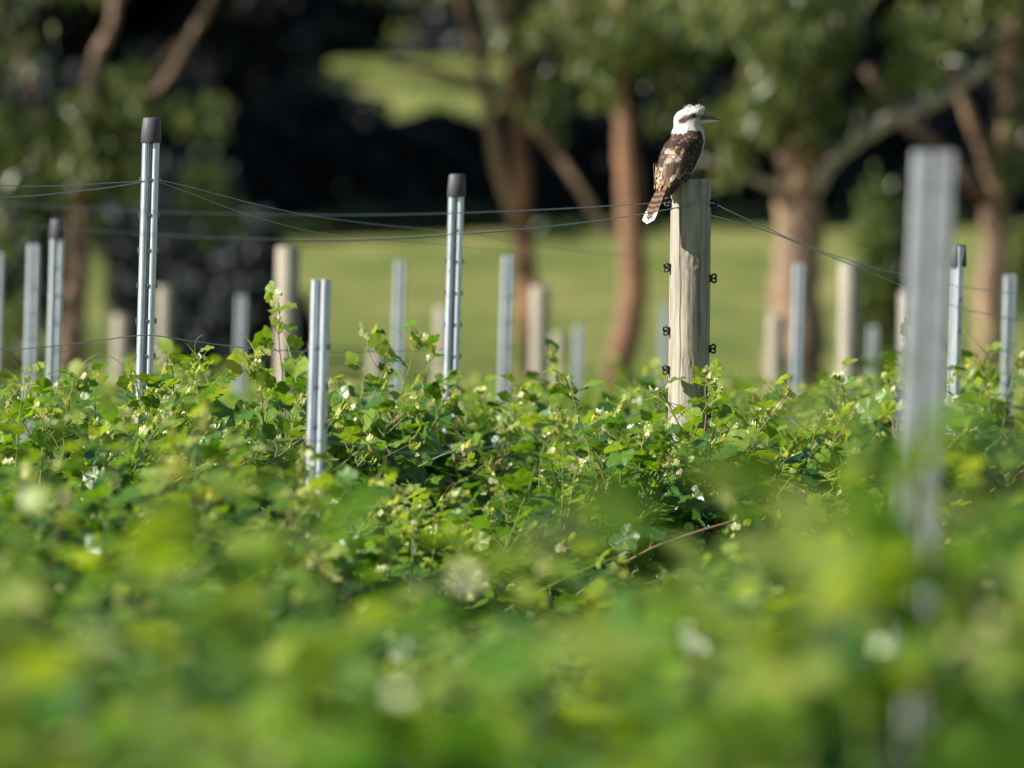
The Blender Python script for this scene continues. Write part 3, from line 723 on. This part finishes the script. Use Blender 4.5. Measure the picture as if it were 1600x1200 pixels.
for row in S:
    z, cx, cy, a, b, az = row; azr = R(az)
    for k in range(NA):
        th = 2 * math.pi * k / NA; ca, sa = math.cos(th), math.sin(th)
        nz = noise.noise((ca * 4 + 9, sa * 4, z * 60)); n2 = noise.noise((ca * 9 + 3, sa * 9, z * 150))
        f = a * ca; l = b * sa
        if z > .135:                                   # flat crown, fuller forehead and throat running into the bill
            f *= 1 - (.20 if z > .15 else .20 * (z - .135) / .015) * max(0, ca) ** 1.5 * (1 if z < .19 else max(0, (.2085 - z) / .0185))
            f *= 1 - .34 * math.exp(-((z - .1705) / .0105) ** 2) * max(0, ca) ** 3
        amp = 1 + .018 * nz + .012 * n2
        f *= amp; l *= amp
        V.append((cx + f * math.cos(azr) - l * math.sin(azr), cy + f * math.sin(azr) + l * math.cos(azr), z))
        ang = abs(math.degrees(math.atan2(sa, ca)))
        # colours of the plumage
        c = WHITE * (1 + .06 * n2)
        lim = .124 + .014 * sm(150, 70, ang) + .004 * nz
        if z < lim + .002:
            w = sm(52, 62, ang + 6 * nz) * sm(lim + .002, lim - .003, z)
            c = c * (1 - w) + (BROWN * (1 + .5 * n2)) * w
        if z < .03: w = sm(.03, .0, z) * sm(110, 140, ang); c = c * (1 - w) + RUF * (1 + .4 * n2) * w
        if z > .14:
            fh = f                                       # forward coordinate on the head
            d = seg((fh, z), (.036, .176), (.006, .1795)); w = .7 * sm(.009, .002, d + .002 * n2); c = c * (1 - w) + BROWN * 1.8 * w
            d = seg((fh, z), (.006, .179), (-.026, .167)); w = sm(.0135, .005, d + .004 * nz + .003 * n2) * sm(.0, .4, abs(sa)); c = c * (1 - w) + BROWN * .8 * w
            d = math.hypot(fh + .019, (z - .1675) * 1.1); w = sm(.011, .006, d + .003 * n2) * sm(.2, .6, abs(sa)); c = c * (1 - w) + BROWN * .9 * w
            d = seg((fh, z), (-.012, .176), (-.044, .182)); w = .55 * sm(.006, .002, d + .002 * nz); c = c * (1 - w) + BROWN * 2.5 * w
            st_ = noise.noise((ca * 3 + sa * 14, sa * 14, z * 40 + 5)); w = .75 * sm(.182, .194, z) * sm(.0, .3, st_); c = c * (1 - w) + BROWN * 3.2 * w
            d = math.hypot(fh - .03, z - .162); w = .5 * sm(.02, .006, d + .003 * n2); c = c * (1 - w) + BUFF * .6 * w
        C.append(np.clip(c, 0.01, .85))
n = len(S)
Fc = [(i * NA + k, i * NA + (k + 1) % NA, (i + 1) * NA + (k + 1) % NA, (i + 1) * NA + k) for i in range(n - 1) for k in range(NA)]
Fc.append(tuple(range(NA))[::-1]); Fc.append(tuple((n - 1) * NA + k for k in range(NA)))
mb.add(V, Fc, np.array(C)); body = mb.build('body', M_FEATHER, bird)

def feather(mb, root, dirn, nrm, L, W, cf, lift=.1, nt=9, point=.55):
    d = np.array(dirn, float); d /= np.linalg.norm(d); B = basis(d, np.array(nrm, float)); sx, t_, nn = B[:, 0], B[:, 1], B[:, 2]
    V = []; C = []
    for i in range(nt):
        t = i / (nt - 1); w = W * .5 * (math.sin(math.pi * min(1, t * point + .28)) if t < .75 else math.sin(math.pi * (.75 * point + .28)) * math.sqrt(max(0.02, 1 - ((t - .75) / .27) ** 2)))
        for u in (-1, 0, 1):
            V.append(np.array(root) + t_ * L * t + sx * w * u + nn * (lift * L * t * t * .5 + (.12 * w if u == 0 else 0))); C.append(np.clip(cf(t, u), .008, .85))
    Fc = []
    for i in range(nt - 1):
        for u in range(2): Fc.append((i * 3 + u, i * 3 + u + 1, i * 3 + u + 4, i * 3 + u + 3))
    mb.add(V, Fc, np.array(C))
rb = random.Random(5)
def surf_n(z, ang): return (body_pt(z, ang, .01) - body_pt(z, ang, 0)) / .01 + np.array((0, 0, .05))
def down(z, ang, back=.25):
    a = body_pt(z, ang); b = body_pt(z - .012, ang + (back * 22 if ang < 0 and ang > -180 else 0) * (-1)); return b - a
def tone(z, ang):
    """brown mantle above, tan and silvery mottling on scapulars, right flank shade put into the colour"""
    A = (ang + 360) % 360          # 180 back, 270 right
    k = noise.noise((A * .045, z * 34, 2.2)) ; k2 = noise.noise((A * .12, z * 90, 8.2))
    if z > .095: base = BROWN * .95
    elif 178 < A < 248: base = TANF * .85 if k > -.05 else BROWN * 1.6
    else: base = DKB * 1.4 if A > 250 else BROWN * .9  # right side darker: the flank's shade is put into the feather colour
    if 170 < A < 245 and .02 < z < .09 and k2 > .22: base = BUFF * .6
    if 200 < A < 240 and .06 < z < .1 and k2 > .3: base = BLUE * .4
    return base * rb.uniform(.75, 1.25)
for nm, a0, a1 in (('wing', -176, -62), ('wing', 62, 176)):
    mb = MB()
    zrow = .127
    while zrow > .012:
        A = np.linspace(a0, a1, 14) + rb.uniform(-4, 4)
        for ang in A:
            ang += rb.uniform(-3, 3); z = zrow + rb.uniform(-.003, .003) + (.010 if abs(ang) < 110 and zrow > .1 else 0)
            c0 = tone(z, ang); tipc = c0 * 1.7 + .04 if rb.random() < .5 else c0 * .7
            L = .026 if zrow > .07 else .036
            sgn = -1 if ang < 0 else 1
            dr = body_pt(z - .014, ang + sgn * 6) - body_pt(z, ang)
            feather(mb, body_pt(z, ang, .002), dr, surf_n(z, ang), L, .0145, lambda t, u, c0=c0, tipc=tipc: (c0 if t < .7 else tipc) * (1.12 if u == 0 else .95), .22, 7)
        zrow -= .0125
    # flight feathers closing over the flank, tips beside the rump
    sgn = -1 if a0 < 0 else 1
    for k in range(13):
        t = k / 12
        ang = sgn * (84 + 66 * t); z = .058 - .016 * t
        tip = body_pt(-.006, sgn * (112 + 36 * t), .006) + np.array((-.003, -.003, -.012 - .016 * t * rb.uniform(.6, 1.1)))
        root_ = body_pt(z, ang, .004 + .0009 * k)
        c0 = (DKB * 1.5 if k < 6 else np.array((.17, .12, .085)) if k % 3 else BROWN * 1.6) * rb.uniform(.75, 1.3)
        wt = (sgn > 0 and k > 9)
        feather(mb, root_, tip - root_, surf_n(max(.0, z - .03), ang), np.linalg.norm(tip - root_), .015, lambda t_, u, c0=c0, wt=wt: (WHITE if (wt and t_ > .9) else c0 * (1.9 if u == 1 else 1 if u == 0 else .6)), .06, 14)
    for k in range(22):                      # tertials and long scapulars hiding the quill bases
        ang = sgn * rb.uniform(100, 160); z = rb.uniform(.018, .06)
        c0 = (TANF * .7 if rb.random() < .5 else BROWN * 1.6 if rb.random() < .75 else BUFF * .8) * rb.uniform(.7, 1.2)
        dr = body_pt(z - .02, ang + sgn * 5) - body_pt(z, ang)
        feather(mb, body_pt(z, ang, .008), dr, surf_n(z, ang), rb.uniform(.03, .046), .013, lambda t, u, c0=c0: c0 * (1.25 if u else .6) * (1 if t < .8 else 1.3), .1, 9)
    mb.build(nm, M_FEATHER, bird)
mb = MB()
for k in range(90):                          # white neck feathers lapping over the brown mantle
    ang = rb.choice((-1, 1)) * rb.uniform(55, 180); z = .124 + .014 * sm(150, 70, abs(ang)) + rb.uniform(.0, .012)
    cc = WHITE * rb.uniform(.9, 1.05)
    feather(mb, body_pt(z, ang, .0015), body_pt(z - .01, ang) - body_pt(z, ang), surf_n(z, ang), rb.uniform(.010, .018), .0065, lambda t, u, cc=cc: cc, .12, 5)
mb.build('collar_feathers', M_FEATHER, body, kind='stuff')
# rump and tail
mb = MB()
for k in range(26):
    z = rb.uniform(-.02, .035); ang = 180 + rb.uniform(-26, 26)
    cc = RUF * rb.uniform(.7, 1.4) if rb.random() < .7 else BUFF * .8
    feather(mb, body_pt(z, ang, .003), body_pt(z - .015, ang) - body_pt(z, ang) + np.array((-.003, -.002, 0)), surf_n(z, ang), .03, .014, lambda t, u, cc=cc: cc * (.35 if .55 < t < .75 else 1), .1, 10)
mb.build('rump', M_FEATHER, bird)
mb = MB()
back = np.array((-.82, -.57, 0)); left = np.array((-.57, .82, 0))
rt = np.array((-.077, -.080, -.012)); tp = np.array((-.1265, -.112, -.128))
for k in (-4, 4, -3, 3, -2, 2, -1, 1, 0):
    r0 = rt + left * k * .0035 + back * (.004 - .0007 * abs(k)); t0 = tp + left * k * .0062 + np.array((0, 0, .0022 * abs(k))) + back * (.004 - .001 * abs(k))
    L = np.linalg.norm(t0 - r0); ph = rb.uniform(-.022, .022)
    edge = abs(k) >= 3
    def cf(t, u, ph=ph, edge=edge):
        if t > .91 + ph or (edge and t > .78 + ph): return WHITE
        b = ((t + ph + .015 * abs(u)) * 7.5) % 1
        return RUF * .48 + .012 if b < .5 else DKB
    feather(mb, r0, t0 - r0, back + np.array((0, 0, .35)), L, .0165, cf, -.04, 44, .42)
mb.build('tail', M_FEATHER, bird)
# loose fluffy feathers on crown, nape and throat
mb = MB()
for k in range(330):
    z = rb.uniform(.128, .2078); ang = rb.uniform(-180, 180)
    if z < .196 and (abs(ang) < 60 or rb.random() < .6): continue
    if -140 < ang < -20 and .155 < z < .192: continue
    p = body_pt(z, ang, -.0005); nn = surf_n(z, ang); nn /= np.linalg.norm(nn)
    up = .9 if z > .2 else -.6
    d = nn * (.15 if z < .2 else .25) + np.array((-.75 if z > .19 else -.1, 0, up if z < .2 else .55)) + np.array([rb.gauss(0, .25) for _ in range(3)])
    cc = WHITE * rb.uniform(.85, 1.05) 
    feather(mb, p, d, nn + np.array((0, 0, .01)), rb.uniform(.006, .011) * (1.15 if z > .2 else .8), .0036, lambda t, u, cc=cc: cc, .1, 4)
mb.build('head_feathers', M_FEATHER, body, kind='stuff')
# beak
def beak(name, m, zc0, zc1, h0, h1, w0, L0, L1, hook):
    mb = MB(); V = []; n_, k_ = 16, 14
    for i in range(n_):
        t = i / (n_ - 1); x = L0 + (L1 - L0) * t; zc = zc0 + (zc1 - zc0) * t - hook * t ** 4
        tp_ = (1 - t) ** .6; h = h1 + (h0 - h1) * tp_; w = .0012 + (w0 - .0012) * tp_
        for k in range(k_):
            a = 2 * math.pi * k / k_; V.append((x, w * math.cos(a), zc + h * math.sin(a)))
    Fc = [(i * k_ + k, i * k_ + (k + 1) % k_, (i + 1) * k_ + (k + 1) % k_, (i + 1) * k_ + k) for i in range(n_ - 1) for k in range(k_)]
    Fc.append(tuple(range(k_))[::-1]); Fc.append(tuple((n_ - 1) * k_ + k for k in range(k_)))
    mb.add(V, Fc); return mb.build(name, m, bird)
beak('upper_beak', M_BEAKTOP, .1780, .1712, .0100, .0016, .0125, .010, .0835, .0018)
beak('lower_beak', M_BEAKLOW, .1612, .1668, .0098, .0020, .0160, .010, .0795, 0)
for sgn in (-1, 1):
    mb = MB(); c = body_pt(.1795, sgn * 83, -.0012); V = []; 
    for i in range(9):
        for k in range(14):
            ph_ = math.pi * i / 8; a = 2 * math.pi * k / 14
            V.append(c + .0058 * np.array((math.sin(ph_) * math.cos(a), math.sin(ph_) * math.sin(a), math.cos(ph_))))
    mb.add(V, [(i * 14 + k, i * 14 + (k + 1) % 14, (i + 1) * 14 + (k + 1) % 14, (i + 1) * 14 + k) for i in range(8) for k in range(14)]); mb.build('eye', M_EYE, body)
for sgn in (-1, 1):
    mb = MB(); b0 = np.array((-.014, -.012, .0)) + np.array((.57, -.82, 0)) * .016 * -sgn * -1
    tube(mb, spline([b0 + (-.01, -.005, .03), b0 + (-.004, 0, .014), b0 + (0, 0, .006)], 6), .005, 7)
    for a in (-25, 8, 38, 200):
        q = b0 + np.array((math.cos(R(35 + a)), math.sin(R(35 + a)), 0)) * (.026 if a < 100 else .016)
        tube(mb, spline([b0 + (0, 0, .005), (b0 + q) / 2 + (0, 0, .0065), q + (0, 0, .002)], 7), np.linspace(.0036, .0016, 7), 6)
    mb.build('foot', M_FOOT, bird)
